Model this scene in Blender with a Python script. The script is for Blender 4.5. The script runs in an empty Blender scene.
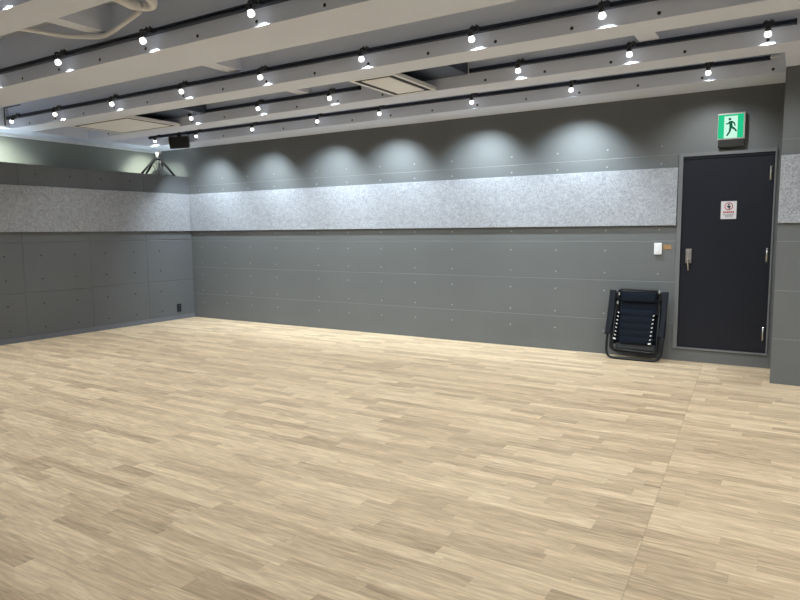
import bpy, bmesh, math, random
from mathutils import Vector, Matrix
random.seed(4)
C = bpy.context.scene.collection
PI = math.pi
D = 7.0            # back wall
XL = -8.228        # face of the low partition
XA = -8.886        # wall behind the partition
XR = 2.6           # right side wall (outside the picture)
YB = -2.8          # rear wall (behind the camera)
ZB = 2.654         # underside of the beams
ZS = 3.06          # slab
ZT = 2.212         # top of the partition
XP, YP = -0.170, 6.335   # corner of the pier

# ------------------------------------------------------------------ materials
def nt(name):
    m = bpy.data.materials.new(name); m.use_nodes = True
    n = m.node_tree; b = n.nodes['Principled BSDF']
    return m, n, b
def plain(name, col, rough=0.6, metal=0.0, bump=0.0, scale=60, vary=0.0, spec=0.5):
    m, n, b = nt(name)
    b.inputs['Base Color'].default_value = (*col, 1)
    b.inputs['Roughness'].default_value = rough
    b.inputs['Metallic'].default_value = metal
    b.inputs['Specular IOR Level'].default_value = spec
    if bump or vary:
        tc = n.nodes.new('ShaderNodeTexCoord')
        nz = n.nodes.new('ShaderNodeTexNoise'); nz.inputs['Scale'].default_value = scale
        nz.inputs['Detail'].default_value = 4
        n.links.new(tc.outputs['Object'], nz.inputs['Vector'])
        if bump:
            bp = n.nodes.new('ShaderNodeBump'); bp.inputs['Strength'].default_value = bump
            bp.inputs['Distance'].default_value = 0.002
            n.links.new(nz.outputs['Fac'], bp.inputs['Height'])
            n.links.new(bp.outputs['Normal'], b.inputs['Normal'])
        if vary:
            n2 = n.nodes.new('ShaderNodeTexNoise'); n2.inputs['Scale'].default_value = 1.3
            n2.inputs['Detail'].default_value = 5
            n.links.new(tc.outputs['Object'], n2.inputs['Vector'])
            r = n.nodes.new('ShaderNodeMapRange')
            r.inputs['From Min'].default_value = .3; r.inputs['From Max'].default_value = .7
            r.inputs['To Min'].default_value = 1 - vary; r.inputs['To Max'].default_value = 1 + vary
            n.links.new(n2.outputs['Fac'], r.inputs['Value'])
            mx = n.nodes.new('ShaderNodeVectorMath'); mx.operation = 'SCALE'
            mx.inputs[0].default_value = col
            n.links.new(r.outputs['Result'], mx.inputs['Scale'])
            n.links.new(mx.outputs['Vector'], b.inputs['Base Color'])
    return m
def glow(name, col, strength):
    m, n, b = nt(name)
    b.inputs['Base Color'].default_value = (.01, .01, .01, 1)
    b.inputs['Emission Color'].default_value = (*col, 1)
    b.inputs['Emission Strength'].default_value = strength
    b.inputs['Specular IOR Level'].default_value = .1; b.inputs['Roughness'].default_value = .8
    return m

def felt_mat():
    m, n, b = nt('felt')
    L = n.links.new
    tc = n.nodes.new('ShaderNodeTexCoord')
    v = n.nodes.new('ShaderNodeTexNoise'); v.inputs['Scale'].default_value = 24; v.inputs['Detail'].default_value = 8
    v.inputs['Roughness'].default_value = .75; v.inputs['Distortion'].default_value = 1.5
    f = n.nodes.new('ShaderNodeTexNoise'); f.inputs['Scale'].default_value = 150; f.inputs['Detail'].default_value = 4
    L(tc.outputs['Object'], v.inputs['Vector']); L(tc.outputs['Object'], f.inputs['Vector'])
    mx = n.nodes.new('ShaderNodeMath'); mx.operation = 'ADD'
    L(v.outputs['Fac'], mx.inputs[0]); L(f.outputs['Fac'], mx.inputs[1])
    cr = n.nodes.new('ShaderNodeValToRGB')
    cr.color_ramp.elements[0].position = .36; cr.color_ramp.elements[0].color = (.17, .18, .205, 1)
    cr.color_ramp.elements[1].position = .64; cr.color_ramp.elements[1].color = (.50, .52, .565, 1)
    h = n.nodes.new('ShaderNodeMath'); h.operation = 'MULTIPLY'; h.inputs[1].default_value = .5
    L(mx.outputs[0], h.inputs[0]); L(h.outputs[0], cr.inputs['Fac'])
    L(cr.outputs['Color'], b.inputs['Base Color'])
    bp = n.nodes.new('ShaderNodeBump'); bp.inputs['Strength'].default_value = .5; bp.inputs['Distance'].default_value = .004
    L(h.outputs[0], bp.inputs['Height']); L(bp.outputs['Normal'], b.inputs['Normal'])
    b.inputs['Roughness'].default_value = .95
    b.inputs['Specular IOR Level'].default_value = .1
    return m

def floor_mat():
    m, n, b = nt('oak_vinyl')
    L = n.links.new
    def math_(op, a, bb=None, c=None):
        k = n.nodes.new('ShaderNodeMath'); k.operation = op
        for i, s in enumerate((a, bb, c)):
            if s is None: continue
            if isinstance(s, (int, float)): k.inputs[i].default_value = s
            else: L(s, k.inputs[i])
        return k.outputs[0]
    tc = n.nodes.new('ShaderNodeTexCoord'); sp = n.nodes.new('ShaderNodeSeparateXYZ')
    L(tc.outputs['Object'], sp.inputs[0])
    X, Y = sp.outputs[0], sp.outputs[1]
    # welded seam of the vinyl sheet, runs towards the back wall
    seamd = math_('ADD', math_('ADD', X, .49), math_('MULTIPLY', math_('SUBTRACT', Y, 2.3), .06))
    side = math_('GREATER_THAN', seamd, 0.0)
    X2 = math_('ADD', X, math_('MULTIPLY', side, 3.37))
    Y2 = math_('ADD', Y, math_('MULTIPLY', side, .031))
    W = .080
    yr = math_('DIVIDE', Y2, W); row = math_('FLOOR', yr); fy = math_('FRACT', yr)
    wr = n.nodes.new('ShaderNodeTexWhiteNoise'); wr.noise_dimensions = '1D'; L(row, wr.inputs['W'])
    xl = math_('ADD', math_('DIVIDE', X2, .52), math_('MULTIPLY', wr.outputs['Value'], 7.3))
    cell = math_('FLOOR', xl); fx = math_('FRACT', xl)
    # random shift of each joint so the planks vary in length
    wj = n.nodes.new('ShaderNodeTexWhiteNoise'); wj.noise_dimensions = '2D'
    cv = n.nodes.new('ShaderNodeCombineXYZ'); L(cell, cv.inputs[0]); L(row, cv.inputs[1]); L(cv.outputs[0], wj.inputs['Vector'])
    cut = math_('MULTIPLY', wj.outputs['Value'], .55)
    past = math_('GREATER_THAN', fx, cut)
    cell2 = math_('ADD', cell, past)
    cv2 = n.nodes.new('ShaderNodeCombineXYZ'); L(cell2, cv2.inputs[0]); L(row, cv2.inputs[1])
    wc = n.nodes.new('ShaderNodeTexWhiteNoise'); wc.noise_dimensions = '2D'; L(cv2.outputs[0], wc.inputs['Vector'])
    sc = n.nodes.new('ShaderNodeSeparateColor'); L(wc.outputs['Color'], sc.inputs[0])
    # grain
    gx = math_('ADD', math_('MULTIPLY', X2, 1.7), math_('MULTIPLY', sc.outputs[1], 31.0))
    gy = math_('ADD', math_('MULTIPLY', Y2, 19.0), math_('MULTIPLY', sc.outputs[2], 17.0))
    gv = n.nodes.new('ShaderNodeCombineXYZ'); L(gx, gv.inputs[0]); L(gy, gv.inputs[1])
    g1 = n.nodes.new('ShaderNodeTexNoise'); g1.inputs['Scale'].default_value = 2.2; g1.inputs['Detail'].default_value = 7
    g1.inputs['Roughness'].default_value = .62; g1.inputs['Distortion'].default_value = 1.1
    L(gv.outputs[0], g1.inputs['Vector'])
    gv2 = n.nodes.new('ShaderNodeCombineXYZ'); L(math_('MULTIPLY', gx, 2.0), gv2.inputs[0]); L(math_('MULTIPLY', gy, 6.0), gv2.inputs[1])
    g2 = n.nodes.new('ShaderNodeTexNoise'); g2.inputs['Scale'].default_value = 3; g2.inputs['Detail'].default_value = 3
    L(gv2.outputs[0], g2.inputs['Vector'])
    fac = math_('ADD', math_('MULTIPLY', sc.outputs[0], .31),
                math_('ADD', math_('MULTIPLY', g1.outputs['Fac'], 1.15), math_('MULTIPLY', g2.outputs['Fac'], .60)))
    fac = math_('SUBTRACT', fac, .53)
    cr = n.nodes.new('ShaderNodeValToRGB')
    e = cr.color_ramp.elements
    e[0].position = .12; e[0].color = (.35, .26, .175, 1)
    e[1].position = .88; e[1].color = (.93, .765, .545, 1)
    k = e.new(.40); k.color = (.57, .43, .288, 1)
    k = e.new(.62); k.color = (.73, .568, .385, 1)
    L(fac, cr.inputs['Fac'])
    # hairline between strips, seam line
    edge = math_('MINIMUM', fy, math_('SUBTRACT', 1.0, fy))
    line = math_('LESS_THAN', edge, .018)
    cut_d = math_('LESS_THAN', math_('ABSOLUTE', math_('SUBTRACT', fx, cut)), .003)
    seam = math_('LESS_THAN', math_('ABSOLUTE', seamd), .0035)
    dark = math_('MAXIMUM', math_('MULTIPLY', math_('MAXIMUM', line, cut_d), .08), math_('MULTIPLY', seam, .14))
    mul = n.nodes.new('ShaderNodeVectorMath'); mul.operation = 'SCALE'
    L(cr.outputs['Color'], mul.inputs[0]); L(math_('SUBTRACT', 1.0, dark), mul.inputs['Scale'])
    L(mul.outputs[0], b.inputs['Base Color'])
    b.inputs['Roughness'].default_value = .42
    L(math_('ADD', math_('MULTIPLY', g1.outputs['Fac'], .16), .36), b.inputs['Roughness'])
    b.inputs['Specular IOR Level'].default_value = .35
    bp = n.nodes.new('ShaderNodeBump'); bp.inputs['Strength'].default_value = .12; bp.inputs['Distance'].default_value = .001
    L(g2.outputs['Fac'], bp.inputs['Height']); L(bp.outputs['Normal'], b.inputs['Normal'])
    return m

M = dict(
    wall=plain('wall_grey_paint', (.126, .135, .139), .62, bump=.25, scale=90, vary=.05),
    part=plain('partition_grey_paint', (.130, .141, .154), .62, bump=.25, scale=90, vary=.06),
    hole=plain('tie_hole', (.06, .063, .07), .8),
    hole_lit=plain('hole_highlight', (.26, .27, .28), .5),  # lighter grey paints the bright highlight inside the tie holes
    joint_lit=plain('joint_highlight', (.165, .175, .18), .6),  # lighter tone paints the seam highlight on the joint lips
    leg=plain('leg_black', (.004, .004, .005), .8, spec=.15),
    alcove=plain('alcove_paint', (.22, .23, .205), .7, vary=.05),
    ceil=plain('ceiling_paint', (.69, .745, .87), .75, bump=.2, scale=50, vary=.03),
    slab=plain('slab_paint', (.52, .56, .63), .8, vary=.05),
    white=plain('white_panel', (.82, .83, .84), .5),
    navy=plain('navy_box_paint', (.045, .062, .100), .45),
    track=plain('track_paint', (.028, .038, .062), .4),
    black=plain('black_plastic', (.012, .013, .015), .6, spec=.25),
    frame=plain('door_frame_paint', (.15, .155, .165), .5),
    door=plain('door_paint', (.007, .009, .016), .42, bump=.1, scale=120, spec=.3),
    steel=plain('brushed_steel', (.55, .54, .52), .3, metal=1.0),
    base=plain('baseboard_vinyl', (.16, .175, .21), .5),
    felt=felt_mat(), floor=floor_mat(),
    bulb=glow('lit_bulb', (1, 1, 1), 2.6),
    socket=plain('socket_black', (.02, .022, .027), .45),
    fabric=plain('navy_mesh_fabric', (.006, .0095, .0175), .85, spec=.15, bump=.6, scale=300),
    tube=plain('black_tube', (.008, .009, .011), .4, spec=.3),
    arm=plain('armrest_plastic', (.006, .009, .016), .6, spec=.25),
    cord=plain('white_elastic', (.78, .80, .82), .6),
    signw=glow('sign_white', (.62, 1, .80), .95),
    signg=glow('sign_green', (.0, .55, .24), 1.0),
    signd=plain('sign_green_dark', (.0, .07, .035), .8, spec=.1),
    signb=plain('sign_housing', (.40, .39, .37), .5),
    signl=plain('sign_lower_housing', (.03, .029, .028), .75, spec=.2),
    paper=plain('paper', (.66, .64, .68), .6),
    ink=plain('ink', (.02, .02, .025), .6),
    red=plain('red_ink', (.42, .03, .04), .6),
    plate=plain('white_plate', (.78, .79, .82), .35),
    tape=plain('brown_tape', (.33, .20, .085), .6),
    pipe=plain('pipe_cover', (.72, .73, .75), .6),
)

# ------------------------------------------------------------------ helpers
def obj(name, bm, mats, parent=None, smooth=False, bev=0.0):
    me = bpy.data.meshes.new(name)
    bmesh.ops.recalc_face_normals(bm, faces=bm.faces)
    bm.to_mesh(me); bm.free()
    if not isinstance(mats, (list, tuple)): mats = [mats]
    for m in mats: me.materials.append(m)
    if smooth:
        for p in me.polygons: p.use_smooth = True
    o = bpy.data.objects.new(name, me); C.objects.link(o)
    if parent: o.parent = parent
    if bev:
        md = o.modifiers.new('bevel', 'BEVEL'); md.width = bev; md.segments = 2; md.limit_method = 'ANGLE'
    return o
def box(bm, x0, x1, y0, y1, z0, z1, mi=0, mat=None):
    vs = [bm.verts.new((x, y, z)) for z in (z0, z1) for y in (y0, y1) for x in (x0, x1)]
    if mat is not None:
        for v in vs: v.co = mat @ v.co
    for f in ((0,1,3,2),(4,6,7,5),(0,4,5,1),(2,3,7,6),(0,2,6,4),(1,5,7,3)):
        fc = bm.faces.new([vs[i] for i in f]); fc.material_index = mi
def boxobj(name, *a, m=None, parent=None, bev=0.0):
    bm = bmesh.new(); box(bm, *a); return obj(name, bm, m, parent, bev=bev)
def fillet(pts, r, n=6):
    pts = [Vector(p) for p in pts]; out = [pts[0]]
    for i in range(1, len(pts)-1):
        a, b, c = pts[i-1], pts[i], pts[i+1]
        u = (a-b); w = (c-b); k = min(r, u.length*.49, w.length*.49)
        p0 = b + u.normalized()*k; p1 = b + w.normalized()*k
        for j in range(n+1):
            t = j/n; out.append((1-t)**2*p0 + 2*t*(1-t)*b + t*t*p1)
    out.append(pts[-1]); return out
def tube(bm, pts, r, seg=10, mi=0, r2=None):
    pts = [Vector(p) for p in pts]; rings = []
    t0 = (pts[1]-pts[0]).normalized()
    up = Vector((0,0,1)) if abs(t0.z) < .9 else Vector((0,1,0))
    nrm = t0.cross(up).normalized()
    for i, p in enumerate(pts):
        t = (pts[min(i+1, len(pts)-1)] - pts[max(i-1, 0)]).normalized()
        nrm = (nrm - t*nrm.dot(t)).normalized(); bn = t.cross(nrm)
        rr = r if r2 is None else r + (r2-r)*i/(len(pts)-1)
        rings.append([bm.verts.new(p + nrm*rr*math.cos(a) + bn*rr*math.sin(a)) for a in [2*PI*k/seg for k in range(seg)]])
    for A, B in zip(rings, rings[1:]):
        for k in range(seg):
            f = bm.faces.new((A[k], A[(k+1) % seg], B[(k+1) % seg], B[k])); f.material_index = mi; f.smooth = True
    for R_ in (rings[0], rings[-1]):
        f = bm.faces.new(R_); f.material_index = mi
def lathe(bm, prof, seg=20, mat=None, mi=0):
    rings = []
    for r, z in prof:
        rings.append([bm.verts.new((max(r, 1e-5)*math.cos(2*PI*k/seg), max(r, 1e-5)*math.sin(2*PI*k/seg), z)) for k in range(seg)])
    for A, B in zip(rings, rings[1:]):
        for k in range(seg):
            f = bm.faces.new((A[k], A[(k+1) % seg], B[(k+1) % seg], B[k])); f.material_index = mi; f.smooth = True
    bm.faces.new(rings[0]).material_index = mi; bm.faces.new(rings[-1]).material_index = mi
    if mat is not None:
        for R_ in rings:
            for v in R_: v.co = mat @ v.co
def thing(name, label, cat, loc=(0,0,0), rot=(0,0,0), group=None):
    o = bpy.data.objects.new(name, None); C.objects.link(o); o.empty_display_size = .05
    o.location = loc; o.rotation_euler = rot
    o['label'] = label; o['category'] = cat
    if group: o['group'] = group
    return o
def tag(o, label, cat, group=None):
    o['label'] = label; o['category'] = cat
    if group: o['group'] = group
    return o
def struct(o, label=None):
    o['kind'] = 'structure'
    if label: o['label'] = label
    return o
def dup(root, loc, label=None, group=None, rot=None):
    r = root.copy(); C.objects.link(r); r.location = loc
    if rot: r.rotation_euler = rot
    if label: r['label'] = label
    if group: r['group'] = group
    for ch in list(root.children):
        c = ch.copy(); C.objects.link(c); c.parent = r
        for g in list(ch.children):
            d = g.copy(); C.objects.link(d); d.parent = c
    return r

def relief(bm, u0, u1, w0, w1, P, ujoints=(), wjoints=(), holes=(), hr=.010, hd=.006, jw=.008, jd=.006, lip=0):
    """wall face with V-grooved joints and conical tie holes; P(u, w, depth) -> point"""
    us = {round(u0, 4), round(u1, 4)}; ws = {round(w0, 4), round(w1, 4)}
    for j in ujoints:
        if u0+.02 < j < u1-.02: us |= {round(j-jw, 4), round(j, 4), round(j+jw, 4)}
    for j in wjoints:
        if w0+.02 < j < w1-.02: ws |= {round(j-(lip or jw), 4), round(j, 4), round(j+(.002 if lip else jw), 4)}
    s = hr*1.6
    hs = [(a, b) for a, b in holes if u0+s < a < u1-s and w0+s < b < w1-s]
    for a, b in hs:
        us |= {round(a-s, 4), round(a+s, 4)}; ws |= {round(b-s, 4), round(b+s, 4)}
    us = sorted(us); ws = sorted(ws)
    uj = {round(j, 4) for j in ujoints}; wj = {round(j, 4) for j in wjoints}
    V = {}
    def vert(i, k):
        if (i, k) not in V:
            d = jd if (us[i] in uj or ws[k] in wj) else 0
            V[i, k] = bm.verts.new(P(us[i], ws[k], d))
        return V[i, k]
    hc = {(us.index(round(a-s, 4)), ws.index(round(b-s, 4))): (a, b) for a, b in hs}
    for i in range(len(us)-1):
        for k in range(len(ws)-1):
            q = [vert(i, k), vert(i+1, k), vert(i+1, k+1), vert(i, k+1)]
            if (i, k) in hc and abs(us[i+1]-us[i]-2*s) < 1e-3 and abs(ws[k+1]-ws[k]-2*s) < 1e-3:
                a, b = hc[i, k]
                # sixteen-gon rim, four segments per side
                N = 16
                def ring(r, d): return [bm.verts.new(P(a+r*math.cos(-3*PI/4+2*PI*j/N), b+r*math.sin(-3*PI/4+2*PI*j/N), d)) for j in range(N)]
                R0 = ring(hr, 0); R1 = ring(hr*.72, hd)
                for c_ in range(4):
                    j0 = c_*4
                    bm.faces.new([q[c_], q[(c_+1) % 4]] + [R0[(j0+4-t) % N] for t in range(5)])
                for j in range(N):
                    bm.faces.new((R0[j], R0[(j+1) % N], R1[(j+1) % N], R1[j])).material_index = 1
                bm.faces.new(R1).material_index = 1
            else:
                fc = bm.faces.new(q)
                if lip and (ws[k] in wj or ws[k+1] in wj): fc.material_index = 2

# ------------------------------------------------------------------ the room
fl = boxobj('floor', XA-.1, XR+.1, YB-.1, D+.15, -.08, 0, m=M['floor']); struct(fl)

DX0, DX1, DZ0, DZ1 = -1.062, -.222, .128, 2.076     # door opening, outer edge of the frame
HX = [-1.23, -1.765, -2.30, -2.832, -3.593, -4.114, -4.625, -5.155, -5.668, -6.443, -6.96, -7.483, -8.0]
HZ = [1.327, 1.115, .88, .69, .44, .25, 2.165, 1.99]
bm = bmesh.new()
relief(bm, XA, DX0, 0, 2.70, lambda u, w, d: (u, D+d, w), wjoints=(.383, .804, 1.217, 2.074),
       holes=[(a, b) for a in HX for b in HZ], lip=.006, jd=.002, hd=.003)
box(bm, XA, DX0, D+.03, D+.15, 0, 2.70)
box(bm, DX0, XP+.3, D, D+.15, DZ1, 2.70)
box(bm, DX0, XP+.3, D, D+.15, 0, DZ0)
box(bm, DX1, XP+.3, D, D+.15, DZ0, DZ1)
box(bm, DX0, DX1, D+.12, D+.15, DZ0, DZ1)
wb = struct(obj('wall_back', bm, [M['wall'], M['hole_lit'], M['joint_lit']]))

# low partition: a deep ledge with panelled concrete face
bm = bmesh.new()
YJ = [6.160-.898*k for k in range(10)]
YH = [6.385-.4490*k for k in range(21)]
relief(bm, YB, D, 0, ZT, lambda u, w, d: (XL-d, u, w), ujoints=[y for y in YJ], wjoints=(.605, 1.236),
       holes=[(a, b) for a in YH for b in (1.07, .775, .46, .155, 2.09)], hr=.0105, hd=.010)
box(bm, XA, XL-.03, YB, D, 0, ZT-.004)
v = [bm.verts.new(c_) for c_ in ((XL, YB, ZT), (XL, D, ZT), (XA, D, ZT), (XA, YB, ZT))]; bm.faces.new(v).material_index = 2
struct(obj('wall_left', bm, [M['part'], M['hole'], M['ceil']]))
boxed = boxobj('wall_far_left', XA-.12, XA, YB, D+.15, 0, 2.70, m=M['alcove']); struct(boxed)
struct(boxobj('trim_1', XA, XA+.035, YB, D, 2.615, ZB, m=M['white']))
struct(boxobj('baseboard_left', XL, XL+.008, YB, D, 0, .062, m=M['base'], bev=.002))

bm = bmesh.new()
relief(bm, XP, XR, 0, 2.70, lambda u, w, d: (u, YP+d, w), wjoints=(.395, .81, 1.227, 2.074),
       holes=[(a, b) for a in (.36, .9, 1.43, 1.96) for b in HZ], lip=.006, jd=.002, hd=.003)
box(bm, XP+.0005, XR, YP+.03, D+.15, 0, 2.70)
v = [bm.verts.new(c_) for c_ in ((XP, YP, 0), (XP, YP, 2.7), (XP, D, 2.7), (XP, D, 0))]; bm.faces.new(v)
struct(obj('wall_right', bm, [M['wall'], M['hole_lit'], M['joint_lit']]))
struct(boxobj('wall_side', XR, XR+.12, YB, YP, 0, 3.1, m=M['white']))
struct(boxobj('wall_rear', XA, XR, YB-.12, YB, 0, 3.1, m=M['white']))

# ceiling slab with its beams, cross beams and soffits as parts
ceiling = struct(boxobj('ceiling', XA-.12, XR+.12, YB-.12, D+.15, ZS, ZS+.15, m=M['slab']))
BEAMS = [(-2.10, -1.80), (-1.05, -.75), (0.0, .30), (1.03, 1.32), (2.143, 2.395), (3.190, 3.660), (4.455, 4.732), (5.510, 5.810), (6.530, D)]
for i, (y0, y1) in enumerate(BEAMS):
    bm = bmesh.new()
    xs = [-.826-.555*k for k in range(-6, 14)]
    relief(bm, -8.5, XR, ZB, ZS, lambda u, w, d, y0=y0: (u, y0+d, w), holes=[(a, 2.688) for a in xs], hr=.0125, hd=.012)
    # body behind the relief face
    for pts in (((-8.5, y0, ZB), (XR, y0, ZB), (XR, y1, ZB), (-8.5, y1, ZB)),
                ((-8.5, y1, ZB), (XR, y1, ZB), (XR, y1, ZS), (-8.5, y1, ZS))):
        bm.faces.new([bm.verts.new(p) for p in pts])
    o = obj('beam', bm, [M['ceil'], M['hole']], ceiling)
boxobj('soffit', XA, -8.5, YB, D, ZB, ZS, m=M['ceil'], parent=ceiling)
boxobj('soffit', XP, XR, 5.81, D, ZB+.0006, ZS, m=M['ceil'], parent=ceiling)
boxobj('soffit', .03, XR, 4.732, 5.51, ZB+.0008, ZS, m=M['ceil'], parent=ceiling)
for x, y0, y1, w, z in ((-4.62, 2.395, 3.19, .14, 2.86), (-4.54, 3.66, 4.455, .16, 2.825), (-4.58, 4.732, 5.51, .14, 2.805),
                        (-1.08, 4.732, 5.51, .15, 2.805), (-.9, 2.395, 3.19, .14, 2.86), (-.9, 3.66, 4.455, .14, 2.86)):
    boxobj('cross_beam', x-w/2, x+w/2, y0, y1, z, ZS, m=M['ceil'], parent=ceiling)

# ------------------------------------------------------------------ door
door = struct(thing('door_1', 'navy blue metal door in a grey frame', 'door', ((DX0+DX1)/2, D, DZ0)))
del door['category']
def rel(o, root):           # keep world placement when parenting to an unrotated root
    o.parent = root; o.location = -Vector(root.location); return o
bm = bmesh.new()
fw = .040
box(bm, DX0+.0005, DX0+fw, D-.022, D+.119, DZ0+.0005, DZ1-.0005)
box(bm, DX1-.014, DX1-.0005, D-.022, D+.119, DZ0+.0005, DZ1-.0005)
box(bm, DX0+fw, DX1-.014, D-.022, D+.12, DZ1-.034, DZ1)
box(bm, DX0+fw, DX1-.014, D-.022, D+.12, DZ0, DZ0+.016)
rel(obj('door_frame', bm, M['frame']), door)
lx0, lx1 = DX0+fw+.003, DX1-.017
rel(boxobj('door_stop', lx0-.003, lx1+.003, D-.010, D+.02, DZ1-.060, DZ1-.034, m=M['door']), door)
rel(boxobj('door_leaf', lx0, lx1, D-.002, D+.045, DZ0+.019, DZ1-.062, m=M['door'], bev=.003), door)
for z in (1.847, 1.084, .33):
    bm = bmesh.new()
    tube(bm, [(lx1-.026, D-.010, z-.066), (lx1-.026, D-.010, z+.066)], .0095)
    box(bm, lx1-.034, lx1-.018, D-.010, D+.0, z-.058, z+.058)
    rel(obj('hinge', bm, M['steel']), door)
hd = bmesh.new(); box(hd, -.972, -.918, D-.012, D+.0, .995, 1.138)
hp = rel(obj('lock_plate', hd, M['steel'], bev=.003), door)
bm = bmesh.new()
tube(bm, [(-.945, D-.010, 1.095), (-.945, D-.030, 1.095)], .012)
tube(bm, [(-.945, D-.010, 1.035), (-.945, D-.045, 1.035)], .010)
tube(bm, fillet([(-.945, D-.045, 1.035), (-.943, D-.052, 1.03), (-.938, D-.05, .925)], .01), .0075)
rel(obj('door_handle', bm, M['steel']), door)

# notice on the door leaf
nx0, nx1, nz0, nz1 = -.672, -.537, 1.427, 1.597
nx, ny = (nx0+nx1)/2, D-.0035
bm = bmesh.new(); box(bm, nx0, nx1, D-.0045, D-.0022, nz0, nz1)
notice = tag(obj('notice_sheet', bm, M['paper']), 'small white notice with a round symbol stuck on the navy door', 'sign')
def ringmesh(bm, cx, cz, y, r0, r1, N=28):
    A = [bm.verts.new((cx+r0*math.cos(2*PI*k/N), y, cz+r0*math.sin(2*PI*k/N))) for k in range(N)]
    B = [bm.verts.new((cx+r1*math.cos(2*PI*k/N), y, cz+r1*math.sin(2*PI*k/N))) for k in range(N)]
    for k in range(N): bm.faces.new((A[k], A[(k+1) % N], B[(k+1) % N], B[k]))
def poly(bm, pts, y, mi=0):
    f = bm.faces.new([bm.verts.new((x, y, z)) for x, z in pts]); f.material_index = mi
bm = bmesh.new(); ringmesh(bm, nx, 1.548, D-.0052, .030, .037)
o = obj('ring', bm, M['red'], notice)
bm = bmesh.new()
N = 14
poly(bm, [(nx+.008*math.cos(2*PI*k/N), 1.565+.008*math.sin(2*PI*k/N)) for k in range(N)], D-.0054)
poly(bm, [(nx-.014, 1.555), (nx+.012, 1.555), (nx+.010, 1.535), (nx+.012, 1.522), (nx+.002, 1.522), (nx-.004, 1.534), (nx-.016, 1.545)], D-.0054)
poly(bm, [(nx+.012, 1.553), (nx+.022, 1.545), (nx+.018, 1.540), (nx+.009, 1.546)], D-.0054)
obj('pictogram', bm, M['ink'], notice)
bm = bmesh.new()
x = nx-.047
for k in range(6):
    w = .0125
    poly(bm, [(x, 1.484), (x+w, 1.484), (x+w, 1.500), (x, 1.500)], D-.0054); x += .0162
obj('heading', bm, M['red'], notice)
bm = bmesh.new()
for z, hw in ((1.469, .048), (1.458, .042), (1.445, .030)):
    x = nx-hw
    while x < nx+hw:
        w = random.uniform(.004, .009); poly(bm, [(x, z), (x+w, z), (x+w, z+.005), (x, z+.005)], D-.0054); x += w+.003
obj('text_line', bm, M['ink'], notice)

# ------------------------------------------------------------------ exit sign
sx0, sx1, sz0, sz1 = -.720, -.507, 2.186, 2.404
ex = thing('exit_sign', 'lit green emergency exit sign with running figure above the door', 'sign', ((sx0+sx1)/2, D, 2.11))
Yf = D-.062
rel(boxobj('housing', sx0-.004, sx1+.014, Yf+.002, D, 2.175, 2.418, m=M['signb'], bev=.004), ex)
rel(boxobj('battery_case', sx0+.004, sx1+.014, D-.055, D, 2.104, 2.178, m=M['signl'], bev=.004), ex)
bm = bmesh.new(); box(bm, sx0, sx1, Yf-.002, Yf+.004, sz0, sz1)
face = rel(obj('sign_face', bm, M['signw']), ex)
W_, H_ = sx1-sx0, sz1-sz0
def S(u, v): return (sx0+u*W_, sz0+v*H_)
bm = bmesh.new()
y = Yf-.0032
poly(bm, [S(0,0), S(.24,0), S(.24,1), S(0,1)], y)
poly(bm, [S(.77,0), S(1,0), S(1,1), S(.77,1)], y)
poly(bm, [S(.24,.93), S(.77,.93), S(.77,1), S(.24,1)], y)
gm = obj('green_border', bm, M['signg']); gm.parent = face
bm = bmesh.new()
y = Yf-.0046
def limb(a, b, w0, w1):
    global y
    y -= .00015
    a = Vector(a); b = Vector(b); t = (b-a).normalized(); n_ = Vector((-t.y, t.x))
    poly(bm, [S(*(a+n_*w0*1.1)), S(*(b+n_*w1*1.1)), S(*(b-n_*w1*1.1)), S(*(a-n_*w0*1.1))], y)
N = 16
poly(bm, [S(.46+.055*math.cos(2*PI*k/N), .80+.055*math.sin(2*PI*k/N)) for k in range(N)], y)
limb((.49, .72), (.52, .45), .055, .06)        # torso
limb((.52, .47), (.66, .38), .045, .035); limb((.66, .38), (.74, .26), .032, .026)   # rear leg
limb((.50, .47), (.47, .27), .045, .035); limb((.47, .27), (.36, .10), .034, .028)   # front leg
limb((.52, .70), (.64, .63), .03, .026); limb((.64, .63), (.68, .50), .026, .02)     # arm back
limb((.47, .70), (.38, .60), .03, .026); limb((.38, .60), (.31, .62), .024, .02)     # arm front
gm2 = obj('running_figure', bm, M['signd']); gm2.parent = face
bm = bmesh.new()
box(bm, -.615, -.601, D-.012, D, 2.414, ZB)
tag(obj('cable_cover', bm, plain('grey_cover', (.13, .135, .14), .6)), 'thin grey cable cover running up from the exit sign', 'cable')

# ------------------------------------------------------------------ felt bands
def felt(name, *a, label):
    o = boxobj(name, *a, m=M['felt'], bev=.003); tag(o, label, 'acoustic panel'); return o
felt('acoustic_panel', XL+.038, -1.068, D-.034, D, 1.371, 1.942, label='long light grey felt band across the back wall left of the door')
felt('acoustic_panel', XL, XL+.036, YB, D-.0, 1.371, 1.942, label='light grey felt band on the low left partition')
felt('acoustic_panel', XP-.001, XR, YP-.025, YP, 1.377, 1.938, label='light grey felt band on the pier right of the door')

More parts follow.
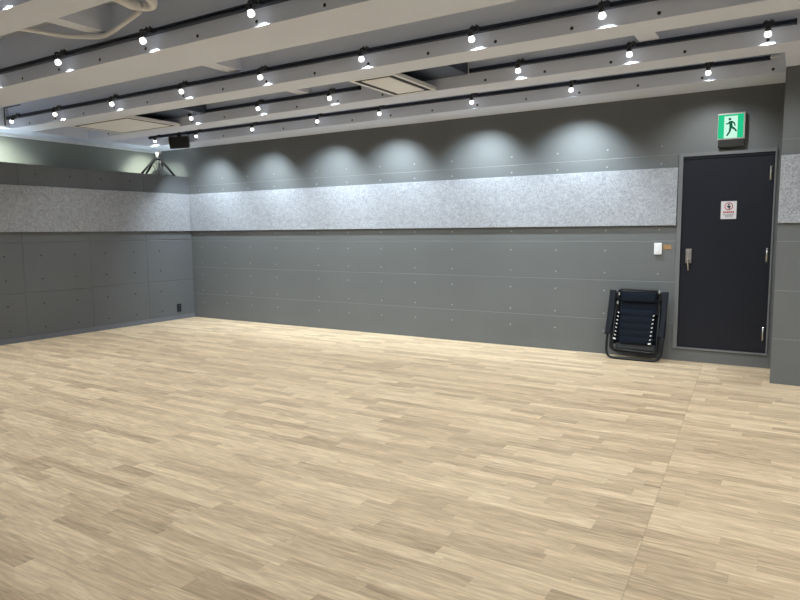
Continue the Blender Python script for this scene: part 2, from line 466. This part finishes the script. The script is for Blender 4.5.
# ------------------------------------------------------------------ small wall items
sw = thing('light_switch', 'small white switch on the back wall left of the door', 'switch', (-1.233, D, 1.137))
rel(boxobj('switch_plate', -1.270, -1.196, D-.022, D, 1.078, 1.196, m=M['plate'], bev=.004), sw)
rel(boxobj('rocker', -1.250, -1.216, D-.028, D-.020, 1.10, 1.165, m=M['plate'], bev=.003), sw)
tag(boxobj('tape_strip', -1.187, -1.108, D-.003, D, 1.130, 1.176, m=M['tape'], bev=.001), 'brown strip of tape beside the white switch', 'tape')
ol = thing('wall_outlet', 'dark socket plate low on the left partition near the corner', 'outlet', (XL, 6.697, .178))
rel(boxobj('outlet_plate', XL, XL+.010, 6.659, 6.735, .118, .238, m=M['black'], bev=.003), ol)
for z in (.152, .204):
    rel(boxobj('socket', XL+.008, XL+.013, 6.680, 6.714, z-.018, z+.018, m=M['track'], bev=.002), ol)

# ------------------------------------------------------------------ tracks and spotlights
tracks = [  # face y, x0, x1, label
    (3.19, -8.4, XR-.05, 'dark lighting track on the second visible beam from the camera'),
    (4.455, -8.49, XR-.05, 'dark lighting track on the third visible beam, starting at the left soffit'),
    (5.51, -6.84, -3.86, 'short dark lighting track between the two ceiling air conditioners'),
    (5.51, -2.63, -.10, 'dark lighting track from the right air conditioner to the right soffit'),
    (6.53, -8.50, -.298, 'long dark lighting track nearest the back wall'),
    (2.143, -8.4, XR-.05, 'dark lighting track on the beam nearest the top left corner'),
    (1.03, -8.4, XR-.05, 'added unseen dark lighting track on the beam just over the camera'),
    (0.0, -8.4, XR-.05, 'added unseen dark lighting track first behind the camera'),
    (-1.05, -8.4, XR-.05, 'added unseen dark lighting track second behind the camera'),
    (-2.10, -8.4, XR-.05, 'dark lighting track nearest the rear wall'),
]
TZ = 2.783
for fy, x0, x1, lab in tracks:
    t = thing('lighting_track', lab, 'light track', ((x0+x1)/2, fy, TZ), group=None)
    bm = bmesh.new()
    h_ = (x1-x0)/2
    # channel section: back, top and bottom lips
    box(bm, -h_, h_, -.005, 0, -.017, .017); box(bm, -h_, h_, -.034, -.005, .012, .017)
    box(bm, -h_, h_, -.034, -.005, -.017, -.012); box(bm, -h_, h_, -.034, -.030, -.012, -.006); box(bm, -h_, h_, -.034, -.030, .006, .012)
    box(bm, -h_, h_, -.012, -.005, -.010, .010)
    obj('rail', bm, M['track'], t)
    for s_ in (-1, 1):
        boxobj('end_cap', s_*h_-.004, s_*h_+.004, -.036, 0, -.019, .019, m=M['black'], parent=t)

TILT = math.radians(28)
LM = []
def make_spot():
    t = thing('spotlight', '', 'spotlight', (0, 0, 0), group=None)
    # origin on the track face centre; head hangs in front and below
    bm = bmesh.new(); box(bm, -.035, .035, -.052, -.033, -.014, .024)
    box(bm, -.022, -.012, -.05, -.04, .024, .034); box(bm, .012, .022, -.05, -.04, .024, .034)
    obj('adapter', bm, M['socket'], t, bev=.002)
    bm = bmesh.new(); tube(bm, fillet([(0, -.045, 0), (0, -.110, -.004), (0, -.110, -.030)], .02), .0075)
    obj('arm', bm, M['socket'], t)
    R_ = Matrix.Translation((0, -.110, -.046)) @ Matrix.Rotation(-TILT*-1, 4, 'X')
    bm = bmesh.new(); lathe(bm, [(.006, .024), (.016, .022), (.019, .004), (.021, -.010), (.018, -.012)], 20, R_)
    obj('lamp_holder', bm, M['socket'], t)
    bm = bmesh.new()
    lathe(bm, [(.011, -.010), (.018, -.020), (.024, -.034), (.0235, -.046), (.018, -.054), (.009, -.058), (.001, -.059)], 20, R_)
    obj('bulb', bm, M['bulb'], t)
    li = bpy.data.lights.new('beam', 'SPOT')
    li.energy = E0; li.spot_size = math.radians(114); li.spot_blend = 1.0; li.shadow_soft_size = .018
    li.color = (.60, .72, 1.0)
    lo = bpy.data.objects.new('beam', li); C.objects.link(lo); lo.parent = t
    p = R_ @ Vector((0, 0, -.066))
    LM.append(Matrix.Translation(p) @ Matrix.Rotation(TILT, 4, 'X'))
    return t
E0 = 30.0
rows = [
    (6.53, [-8.252, -7.362, -6.274, -5.17, -4.247, -3.061, -1.987, -.766], 'track nearest the back wall'),
    (5.51, [-6.283, -5.191, -4.191, -2.14, -1.215, -.268], 'track second from the back wall'),
    (4.455, [-8.211, -7.336, -6.278, -5.183, -4.143, -3.046, -2.082, -1.157, -.1, .95, 2.0], 'track third from the back wall'),
    (3.19, [-8.2, -7.2, -6.2, -5.12, -4.06, -3.003, -1.96, -.92, .12, 1.15, 2.2], 'track fourth from the back wall'),
    (2.143, [-8.2, -7.2, -6.2, -5.1, -4.02, -3.0, -1.96, -.92, .12, 1.15, 2.2], 'track fifth from the back wall'),
    (1.03, [-8.2, -7.2, -6.2, -5.1, -4.02, -3.0, -1.96, -.92, .12, 1.15, 2.2], 'added unseen track just ahead of the camera'),  # row out of view, added for light on the near floor
    (0.0, [-7.4, -5.6, -3.8, -2.0, -.2, 1.6], 'added unseen track first behind the camera'),  # unseen row, added to help light the room
    (-1.05, [-7.4, -5.6, -3.8, -2.0, -.2, 1.6], 'added unseen track second behind the camera'),  # unseen row, added to bounce light off the rear wall
]
ORD = ['first', 'second', 'third', 'fourth', 'fifth', 'sixth', 'seventh', 'eighth', 'ninth', 'tenth', 'eleventh']
def lamp_data(name, energy, size, col):
    li = bpy.data.lights.new(name, 'SPOT')
    li.energy = energy; li.spot_size = math.radians(size); li.spot_blend = 1.0
    li.shadow_soft_size = .018; li.color = col
    return li
LD = dict(room=lamp_data('room_beam', 34.0, 114, (.93, .98, .98)),
          wash=lamp_data('wall_beam', 130.0, 104, (.82, .94, 1.0)),
          corner=lamp_data('corner_beam', 70.0, 100, (.93, 1.0, .86)))
proto = None
for fy, xs, lab in rows:
    for i, x in enumerate(xs):
        label = 'glowing spotlight, %s from left on the %s' % (ORD[i], lab)
        x += {6.53: 0.0}.get(fy, 0.0)
        # the head sits a little nearer the camera than the beam face
        rz = random.uniform(-.12, .12)
        if fy == 6.53: rz = (.95 if i < 1 else [0, .66, .60, .48, .32, .30, .22, .0][i])
        if fy == 4.455 and i == 0: rz = 1.45
        if proto is None:
            proto = make_spot(); o = proto; o.location = (x, fy, TZ)
        else:
            o = dup(proto, (x, fy, TZ))
        o['label'] = label; o['group'] = 'spotlights on the ceiling tracks'
        # turning a head means turning the lamp about its own hanging point
        hang = Vector((0, -.110, -.046))
        ex_t = math.radians(12) if (i == 0 and fy in (6.53, 4.455)) else (math.radians(-4) if fy == 6.53 else 0.0)
        if fy < -.5: rz += PI                 # added rear rows light the unseen wall behind the camera
        T = Matrix.Translation(hang) @ Matrix.Rotation(rz, 4, 'Z') @ Matrix.Rotation(ex_t, 4, 'X') @ Matrix.Translation(-hang)
        for ch in o.children:
            if ch.name.split('.')[0] in ('lamp_holder', 'bulb', 'beam'):
                ch.matrix_basis = T @ (LM[0] if ch.type == 'LIGHT' else Matrix())
        kind_ = 'corner' if (x < -8.1 and fy in (6.53, 4.455)) else ('wash' if fy == 6.53 and x < -1 else 'room')
        for ch in o.children:
            if ch.type == 'LIGHT': ch.data = LD[kind_]

# ------------------------------------------------------------------ ceiling air conditioners
def cassette(x0, x1, y0, y1, label, bx1, zb):
    t = thing('ceiling_air_conditioner', label, 'air conditioner', ((x0+x1)/2, (y0+y1)/2, ZB))
    w, d = (x1-x0)/2, (y1-y0)/2
    s = .06
    bm = bmesh.new()
    # panel built as frame + centre so the slots are real gaps
    box(bm, -w, w, -d, d, .022, .034)
    box(bm, -w, -w+.03, -d, d, .0, .022); box(bm, w-.03, w, -d, d, .0, .022)
    box(bm, -w+.03, w-.03, -d, -d+.03, .0, .022); box(bm, -w+.03, w-.03, d-.03, d, .0, .022)
    obj('panel_frame', bm, M['white'], t, bev=.002)
    boxobj('intake_grille', -w+.03+s, w-.03-s, -d+.03+s*.7, d-.03-s*.7, -.002, .022, m=M['white'], parent=t, bev=.004)
    bm = bmesh.new()
    box(bm, -w+.03, -w+.03+s, -d+.03, d-.03, .004, .0215); box(bm, w-.03-s, w-.03, -d+.03, d-.03, .004, .0215)
    box(bm, -w+.03+s, w-.03-s, -d+.03, -d+.03+s*.7, .004, .0215); box(bm, -w+.03+s, w-.03-s, d-.03-s*.7, d-.03, .004, .0215)
    obj('air_slot', bm, M['black'], t)
    bm = bmesh.new(); box(bm, -w+.05, bx1-(x0+x1)/2, -d+.01, d-.01, zb-ZB, .36)
    obj('casing', bm, M['navy'], t, bev=.003)
    return t
cassette(-3.455, -2.985, 4.740, 5.500, 'white panelled air conditioner with navy casing near the middle of the ceiling', -2.655, 2.755)
cassette(-7.70, -6.58, 4.740, 5.500, 'wide white panelled air conditioner with navy casing over the far left', -6.10, 2.755)

# ------------------------------------------------------------------ speaker hung from the track
sp = thing('hanging_speaker', 'black loudspeaker hanging from the ceiling near the back left corner', 'speaker', (-7.60, 6.34, ZS))
RZ = Matrix.Translation((-.02, 0, 2.632-ZS)) @ Matrix.Rotation(math.radians(42), 4, 'Z') @ Matrix.Rotation(math.radians(-4), 4, 'Y') @ Matrix.Rotation(math.radians(18), 4, 'X')
bm = bmesh.new(); box(bm, -.135, .135, -.060, .060, -.078, .078, mat=RZ)
cab = obj('cabinet', bm, M['black'], sp, bev=.008)
bm = bmesh.new(); box(bm, -.125, .125, -.066, -.060, -.068, .068, mat=RZ)
g = obj('grille', bm, M['black'], sp, bev=.003)
bm = bmesh.new()
tube(bm, [(-.02, 0, 0), (-.02, 0, -.33)], .016); box(bm, -.06, .02, -.03, .03, -.012, 0)
box(bm, -.05, .01, -.012, .012, -.36, -.325)
obj('bracket', bm, M['socket'], sp)
bm = bmesh.new(); tube(bm, fillet([(.02, 0, -.02), (.09, 0, -.23), (.15, -.01, -.28), (.16, 0, -.36)], .06), .005)
obj('cable', bm, M['black'], sp, smooth=True)

# ------------------------------------------------------------------ tripod on the ledge
tx, ty = -8.55, 6.68
tp = thing('tripod_stand', 'small black tripod stand on top of the partition ledge', 'tripod', (tx, ty, ZT))
bm = bmesh.new(); tube(bm, [(0, 0, .035), (0, 0, .30)], .013)
obj('centre_column', bm, M['signl'], tp)
bm = bmesh.new(); lathe(bm, [(.02, .265), (.036, .27), (.036, .315), (.02, .32)], 16)
obj('collar', bm, M['black'], tp)
bm = bmesh.new(); lathe(bm, [(.020, .318), (.024, .322), (.024, .375), (.014, .384)], 16)
obj('top_spigot', bm, M['signb'], tp)
for a in (83, -95, 200):
    a = math.radians(a); r = .305
    e_ = Vector((r*math.cos(a), r*math.sin(a), .012))
    if a > 3: e_ = Vector((-.21, -.09, .012))
    bm = bmesh.new(); tube(bm, [Vector((.03*math.cos(a), .03*math.sin(a), .295)), e_*.97+Vector((0,0,.006))], .0165)
    lg = obj('leg', bm, M['leg'], tp)
    bm = bmesh.new(); tube(bm, [e_*.93+Vector((0,0,.018)), e_], .0175)
    ft = obj('foot', bm, M['black']); ft.parent = lg
for a in (83, -95):
    a = math.radians(a)
    bm = bmesh.new(); tube(bm, [Vector((0, 0, .055)), Vector((.11*math.cos(a), .11*math.sin(a), .20))], .006)
    obj('brace', bm, M['black'], tp)
bm = bmesh.new(); tube(bm, fillet([(.028, .02, .25), (.034, .03, .16), (.03, .055, .012)], .05), .018)
obj('strap', bm, M['black'], tp, smooth=True)

# ------------------------------------------------------------------ pipe in the recess, conduits
bm = bmesh.new()
tube(bm, fillet([(-5.05, 2.41, 2.83), (-4.886, 2.721, 2.83), (-4.80, 2.99, 2.83), (-4.60, 3.15, 2.83), (-4.40, 3.10, 2.83), (-3.90, 2.96, 2.84)], .10), .018)
tag(obj('refrigerant_pipe', bm, M['pipe']), 'pale thin pipe bending across the ceiling recess at top left', 'pipe')
bm = bmesh.new()
pts = [(-4.06, 3.05-.02, 2.94), (-3.94, 3.12, 2.94), (-3.80, 2.98, 2.94), (-3.83, 2.75, 2.94), (-4.0, 2.55, 2.95)]
tube(bm, fillet([(-3.84, 2.45, 2.86), (-3.84, 2.75, 2.86), (-3.89, 2.90, 2.86), (-3.80, 2.985, 2.86), (-3.68, 2.90, 2.86), (-3.60, 2.70, 2.86), (-3.60, 2.45, 2.86)], .10), .031, seg=16)
tag(obj('flexible_duct', bm, M['pipe']), 'pale round flexible duct looping in the recess at the top edge', 'duct')
bm = bmesh.new()
tube(bm, fillet([(-.298, 6.50, 2.783), (-.22, 6.50, 2.783), (-.20, 6.50, 2.9), (-.20, 6.50, 3.05)], .03), .008)
tag(obj('conduit', bm, M['pipe']), 'short thin conduit rising from the right end of the rear track', 'conduit')
bm = bmesh.new()
tube(bm, fillet([(-8.47, 4.39, 2.69), (-8.47, 4.39, 2.90), (-8.1, 4.39, 2.90)], .02), .007)
tag(obj('conduit', bm, M['signl']), 'thin dark conduit at the left end of the third track', 'conduit')

# ------------------------------------------------------------------ folded recliner
K = 1/655
def cp(cx, cy, dy=0.0): return ((cx-272)*K, dy, (545-cy)*K)
ch = thing('folding_recliner', 'folded black reclining chair with navy mesh leaning against the back wall', 'chair',
           (-1.397, 6.762, 0.0), (math.radians(-9.5), 0, math.radians(0)))
bm = bmesh.new()
tube(bm, fillet([cp(106, 85, .05), cp(96, 300, .05), cp(90, 392, .0), cp(92, 540-0, .0), cp(440, 540, .0), cp(452, 392, .0), cp(452, 300, .05), cp(448, 90, .05)], .085, 8), .0125, 12)
for v in bm.verts: v.co.z += .013-.0075
obj('base_frame', bm, M['tube'], ch)
bm = bmesh.new()
tube(bm, fillet([cp(118, 150, .035), cp(112, 470, .02), cp(150, 492, .02), cp(400, 500, .02), cp(425, 480, .02), cp(428, 150, .035)], .05, 6), .011, 12)
obj('rear_frame', bm, M['tube'], ch)
bm = bmesh.new()
tube(bm, fillet([cp(140, 90, .0), cp(128, 462, .0), cp(150, 478, 0), cp(395, 486, 0), cp(412, 462, 0), cp(420, 90, .0)], .05, 6), .0115, 12)
tube(bm, [cp(132, 385, .0), cp(416, 400, .0)], .007)
obj('seat_frame', bm, M['tube'], ch)
bm = bmesh.new()
tube(bm, [cp(118, 130, -.012), cp(440, 140, -.012)], .012)
obj('cross_bar', bm, M['tube'], ch)
bm = bmesh.new()
tube(bm, fillet([cp(150, 230, -.008), cp(152, 78, -.008), cp(172, 68, -.008), cp(400, 72, -.008), cp(414, 84, -.008), cp(408, 230, -.008)], .03, 6), .0115, 12)
obj('back_frame', bm, M['tube'], ch)
# fabric with pleats
def sheet(bm, x0, x1, z0, z1, y, nx_, nz_, f, th=.006, xin=0.0):
    G = []
    for s_ in (0, 1):
        g_ = [[bm.verts.new((x0+(x1-x0)*i/nx_ + xin*(k/nz_-.5)*(1-2*i/nx_), y+s_*th+f(i/nx_, k/nz_), z0+(z1-z0)*k/nz_)) for i in range(nx_+1)] for k in range(nz_+1)]
        G.append(g_)
    for s_ in (0, 1):
        for k in range(nz_):
            for i in range(nx_):
                q = (G[s_][k][i], G[s_][k][i+1], G[s_][k+1][i+1], G[s_][k+1][i])
                fc = bm.faces.new(q); fc.smooth = True
    for k in range(nz_):
        for i in (0, nx_): bm.faces.new((G[0][k][i], G[1][k][i], G[1][k+1][i], G[0][k+1][i]))
    for i in range(nx_):
        for k in (0, nz_): bm.faces.new((G[0][k][i], G[1][k][i], G[1][k][i+1], G[0][k][i+1]))
x0, _, z0 = cp(172, 432); x1, _, z1 = cp(388, 205)
def pleat(u, v):
    return -.006*abs(math.sin(v*5*PI))**.8 + .006*math.sin(u*PI)
bm = bmesh.new(); sheet(bm, x0, x1, z0, z1, -.016, 14, 50, pleat)
obj('seat_fabric', bm, M['fabric'], ch)
x0, _, z0 = cp(118, 440); x1, _, z1 = cp(430, 84)
bm = bmesh.new(); sheet(bm, x0, x1, z0, z1, .036, 8, 8, lambda u, v: .012*math.sin(u*PI))
obj('rear_fabric', bm, M['fabric'], ch)
x0, _, z0 = cp(160, 235); x1, _, z1 = cp(404, 80)
bm = bmesh.new(); sheet(bm, x0, x1, z0, z1, -.004, 12, 20, lambda u, v: .008*math.sin(u*PI)*math.sin(v*PI))
obj('back_fabric', bm, M['fabric'], ch)
x0, _, z0 = cp(172, 150); x1, _, z1 = cp(396, 88)
bm = bmesh.new(); sheet(bm, x0, x1, z0, z1, -.028, 12, 12, lambda u, v: -.008*(math.sin(v*PI)**.5)*(math.sin(u*PI)**.25), th=.03)
obj('headrest_pillow', bm, M['fabric'], ch)
x0, _, z0 = cp(150, 470); x1, _, z1 = cp(402, 432)
bm = bmesh.new(); sheet(bm, x0, x1, z0, z1, .012, 8, 6, lambda u, v: .01*math.sin(u*PI))
obj('lower_fabric', bm, plain('grey_mesh', (.03, .033, .038), .7), ch)
# elastic lacing: a cord zigzag with visible white loops
for side, (ca, za, cb, zb_) in enumerate(((162, 228, 146, 406), (388, 238, 372, 425))):
    n_ = 8
    lace = None
    bm = bmesh.new()
    sgn = -1 if side == 0 else 1
    for k in range(n_):
        t = k/(n_-1); cx = ca+(cb-ca)*t; cy = za+(zb_-za)*t
        w = 3.5 if k < n_-1 else 8
        tube(bm, [cp(cx-w, cy+2*sgn, -.034), cp(cx, cy, -.038), cp(cx+w, cy-2*sgn, -.034)], 0.0055 if k < n_-1 else .0075, 8)
    obj('elastic_lacing', bm, M['cord'], ch)
# armrests
for side, pts in enumerate((((95, 74), (136, 76), (130, 260), (114, 376), (76, 382), (86, 260)),
                            ((430, 76), (470, 76), (464, 245), (456, 380), (420, 375), (432, 245)))):
    bm = bmesh.new()
    A = [bm.verts.new(cp(a, b, -.035)) for a, b in pts]; B = [bm.verts.new(cp(a, b, -.008)) for a, b in pts]
    bm.faces.new(A); bm.faces.new(B)
    for k in range(len(pts)): bm.faces.new((A[k], A[(k+1) % 6], B[(k+1) % 6], B[k]))
    obj('armrest', bm, M['arm'], ch, bev=.006)
for cx, cy in ((158, 100), (151, 160), (412, 80)):
    bm = bmesh.new(); x_, _, z_ = cp(cx, cy); box(bm, x_-.008, x_+.008, -.030, -.016, z_-.016, z_+.016)
    obj('hinge_plate', bm, M['steel'], ch, bev=.003)

# ------------------------------------------------------------------ camera
f, yaw, pitch, roll = 644.53, .5552, .1063, -.0091
F = Vector((-math.sin(yaw)*math.cos(pitch), math.cos(yaw)*math.cos(pitch), -math.sin(pitch)))
r0 = Vector((math.cos(yaw), math.sin(yaw), 0)); u0 = r0.cross(F)
Rr = math.cos(roll)*r0 + math.sin(roll)*u0; Uu = -math.sin(roll)*r0 + math.cos(roll)*u0
cam = bpy.data.cameras.new('camera'); cam.sensor_width = 36; cam.lens = f/800*36
co = bpy.data.objects.new('camera', cam); C.objects.link(co)
co.matrix_world = Matrix(((Rr.x, Uu.x, -F.x, 0), (Rr.y, Uu.y, -F.y, 0), (Rr.z, Uu.z, -F.z, 1.338), (0, 0, 0, 1)))
cam.clip_start = .05
bpy.context.scene.camera = co

w = bpy.data.worlds.new('world'); bpy.context.scene.world = w; w.use_nodes = True
w.node_tree.nodes['Background'].inputs['Color'].default_value = (.02, .02, .02, 1)
vs = bpy.context.scene.view_settings
vs.view_transform = 'Standard'; vs.look = 'None'; vs.gamma = 1; vs.use_curve_mapping = False
vs.exposure = 0.0
